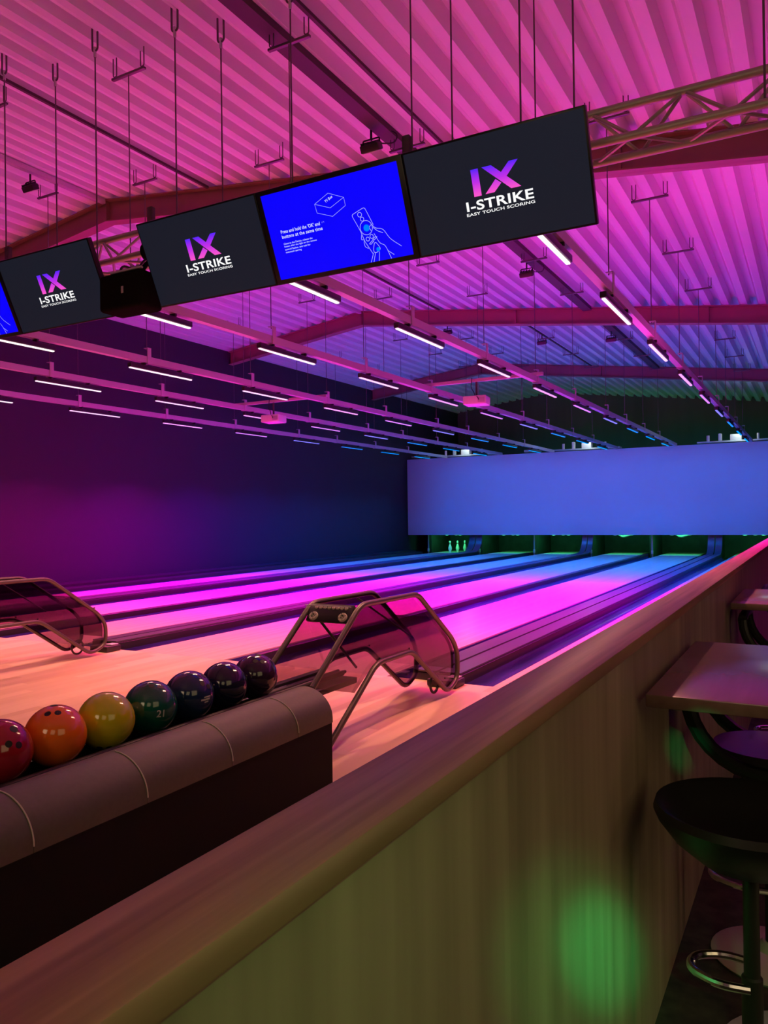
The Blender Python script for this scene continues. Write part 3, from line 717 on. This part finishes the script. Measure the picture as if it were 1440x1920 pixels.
# ------------------------------------------------------------------ bar side: tables and stools
def table(y0, y1, label):
    yc = (y0 + y1) / 2
    t = thing('bar_table', label, 'table', (.17, yc, FLOORZ), 0, 'high tables along the barrier'); h = (y1 - y0) / 2
    MB().bbox(BR + .012 - .17, .60, -h, h, 1.018, 1.055, .004).build('table_top', M_table, t)
    MB().rod((.02, .1, .02), (.02, .1, 1.017), .035, 16).build('pedestal', M_blackpost, t)
    MB().lathe([(0, 0), (.22, 0), (.22, .012), (.06, .03), (.0, .03)], 32, Matrix.Translation((.02, .1, 0))).build('base', M_blackpost, t)
table(2.30, 3.33, 'brown high table set against the barrier, nearest the camera')
table(4.80, 5.72, 'high table with a bluish top set against the barrier, behind the nearest one')
def stool_common(t, seat_z, ring=1, rz_=.27, foot_rz=0):
    MB().lathe([(0, 0), (.20, 0), (.205, .008), (.19, .016), (.06, .035), (.035, .06), (0, .06)], 40).build('base', M_chromebase, t)
    MB().lathe([(.026, .05), (.026, seat_z * .55), (.02, seat_z * .55 + .005), (.02, seat_z), (0, seat_z)], 20).build('post', M_blackpost, t)
    z = rz_
    pts = fillet([(x * ring, y * ring, z) for x, y in ((.0, .09), (-.10, .105), (-.20, .05), (-.20, -.05), (-.10, -.105), (.0, -.09))], .08, 8)
    f = MB().tube(pts, .011, 10).build('foot_ring', M_chrome, t); f.rotation_euler = (0, 0, foot_rz)
# near stool: round bowl seat
t = thing('bar_stool', 'black round bowl-seated bar stool at the right photo edge, nearest the camera', 'bar stool', (-.165, 2.24, FLOORZ), 0, 'bar stools')
stool_common(t, .65, ring=.75, rz_=.36)
MB().lathe([(0, .635), (.06, .637), (.13, .66), (.19, .708), (.228, .757), (.238, .78), (.232, .80), (.215, .794), (.17, .745), (.10, .715), (0, .705)], 48).build('seat', M_vinyl, t)
# cradle stools: U-shaped padded side bands with a round seat
def cradle_stool(loc, rz, label):
    t = thing('bar_stool', label, 'bar stool', loc, rz, 'bar stools')
    stool_common(t, .70)
    MB().lathe([(0, .69), (.17, .69), (.195, .705), (.20, .73), (.185, .748), (0, .755)], 36).build('seat_pad', M_vinylpad, t)
    r = .245
    for y, nm in ((-.20, 'side_band'), (.20, 'side_band')):
        pts = [(r * math.cos(a), y, .945 + (r + .005) * math.sin(a)) for a in [PI + PI * k / 16 for k in range(17)]]
        MB().tube(pts, .026, 10).build(nm, M_vinyl, t)
    MB().tube(fillet([(-.245, -.20, .945), (-.245, -.10, .96), (-.245, .10, .96), (-.245, .20, .945)], .05), .026, 10).build('back_band', M_vinyl, t)
    MB().box(-.02, .02, -.2, .2, .672, .69).build('seat_support', M_plate, t)
    lv = MB().rod((-.06, -.10, .66), (-.15, -.16, .63), .004, 8).build('lever', M_chrome, t); lv['label'] = 'chrome height lever'
    return t
cradle_stool((-.155, 3.06, FLOORZ), 0, 'black bar stool with curved side bands under the nearest high table')
cradle_stool((-.14, 5.15, FLOORZ), 0, 'black bar stool with curved side bands under the second high table')
cradle_stool((-.12, 6.9, FLOORZ), 0, 'black bar stool beside the barrier, farthest along the bar')
o = MB().lathe([(0, 0), (.26, 0), (.26, .006), (0, .006)], 40).build('floor_disc', mat('pale_floor_disc', (.55, .55, .5), .5, noise=((7, 7, 7), .4)), loc=(-.02, 2.50, FLOORZ))  # plain disc standing in for an unidentified pale patch on the floor
tag(o, 'pale round disc on the floor below the nearest bar stool', 'floor plate')

# ------------------------------------------------------------------ lights
def area(name, loc, target, size, power, color, sy=None, spread=180):
    l = bpy.data.lights.new(name, 'AREA'); l.energy = power; l.color = color; l.size = size
    if sy: l.shape = 'RECTANGLE'; l.size_y = sy
    l.spread = math.radians(spread)
    o = bpy.data.objects.new(name, l); COL.objects.link(o); o.location = loc
    o.rotation_euler = (Vector(target) - Vector(loc)).to_track_quat('-Z', 'Y').to_euler(); return o
def spot(name, loc, target, power, color, angle, blend=.3, rad=.03):
    l = bpy.data.lights.new(name, 'SPOT'); l.energy = power; l.color = color; l.spot_size = math.radians(angle); l.spot_blend = blend; l.shadow_soft_size = rad
    o = bpy.data.objects.new(name, l); COL.objects.link(o); o.location = loc
    o.rotation_euler = (Vector(target) - Vector(loc)).to_track_quat('-Z', 'Y').to_euler(); return o
area('bar_lamp', (2.6, .6, 2.4), (-.4, 2.5, .2), 2.4, 16, (1, .74, .36))
area('mask_fill', (-5.2, 20.9, 3.34), (-5.2, 23.1, 1.9), 11.5, 46, (.0, .20, 1), .1, 84)  # added blue fill without a fixture, brightens the masking panel
area('bar_side_fill', (2.4, 8.5, 2.7), (2.2, 8.5, 6), 1.2, 75, (1, .05, .62), 9)  # unseen uplight added to brighten the ceiling on the bar side
area('barrier_fill_low', (2.7, 2.7, .45), (-.45, 2.9, .2), .5, 7, (1, .70, .38), 1.4)  # added low fill that lifts the barrier side, no counter fixture behind it
area('barrier_fill_over', (.7, -1.4, 2.6), (-.4, 2.2, 0), 1.4, 6, (1, .74, .40))  # extra fill added from behind the camera for the dark barrier side
area('bar_lamp_behind', (-1.5, -2.6, 2.9), (-2.2, 4.0, 2.6), 1.4, 20, (1, .68, .40))
for i, xl in enumerate(LEFT):
    area('pit_lamp', (xl + W / 2, 23.3, .72), (xl + W / 2, 24.6, .1), .8, 10, (.06, 1, .32), .08)
for xc in (-1.93, -6.05, -10.0):
    l = bpy.data.lights.new('machine_lamp', 'POINT'); l.energy = 5; l.color = (.75, 1, .85); l.shadow_soft_size = .05
    lo = bpy.data.objects.new('machine_lamp', l); COL.objects.link(lo); lo.location = (xc + .1, 23.30, 3.42)
area('back_wall_lamp', (-5, 25.8, 2.7), (-5, 27.5, 4.2), 8, 10, (.02, 1, .25), .3)
PL = (.35, -.55, 1.62)
spot('party_light', PL, (-.458, 1.87, .18), 950, (.0, 1, .24), 6.2, 1.0)
spot('party_light_halo', PL, (-.458, 1.74, .20), 190, (.06, 1, .22), 11.5, .9)
spot('party_light_wide', PL, (-.458, 1.15, .36), 36, (.22, 1, .25), 32, 1.0)
spot('party_light_far', PL, (-.458, 3.07, .33), 420, (.0, 1, .22), 2.2, .4)
spot('party_light_floor', PL, (-.2, 2.6, -.35), 30, (.1, 1, .3), 14, .8)

w = bpy.data.worlds.new('hall_dark'); S.world = w; w.use_nodes = True
w.node_tree.nodes['Background'].inputs[0].default_value = (0, 0, 0, 1); w.node_tree.nodes['Background'].inputs[1].default_value = 0

# ------------------------------------------------------------------ camera
cam = bpy.data.cameras.new('camera'); co = bpy.data.objects.new('camera', cam); COL.objects.link(co); S.camera = co
right = Vector((0.87453334, 0.48478018, -0.01340187)); down = Vector((-0.01433015, -0.00179106, -0.99989571)); fwd = Vector((-0.48475363, 0.87463419, 0.00538063))
R = Matrix((right, -down, -fwd)).transposed().to_4x4()
co.matrix_world = Matrix.Translation((0, 0, 1.22)) @ R
cam.sensor_fit = 'VERTICAL'; cam.sensor_height = 36; cam.lens = 1465 / 1920 * 36; cam.clip_start = .02; cam.clip_end = 100

S.view_settings.view_transform = 'Standard'; S.view_settings.look = 'None'; S.view_settings.gamma = 1; S.view_settings.exposure = 0
S.view_settings.use_curve_mapping = False
c = S.cycles
c.max_bounces = 8; c.diffuse_bounces = 5; c.glossy_bounces = 4; c.transparent_max_bounces = 10; c.transmission_bounces = 4
c.sample_clamp_indirect = 4; c.sample_clamp_direct = 0; c.caustics_reflective = False; c.caustics_refractive = False
c.use_denoising = True; c.use_adaptive_sampling = True; c.adaptive_threshold = .02; c.use_light_tree = True
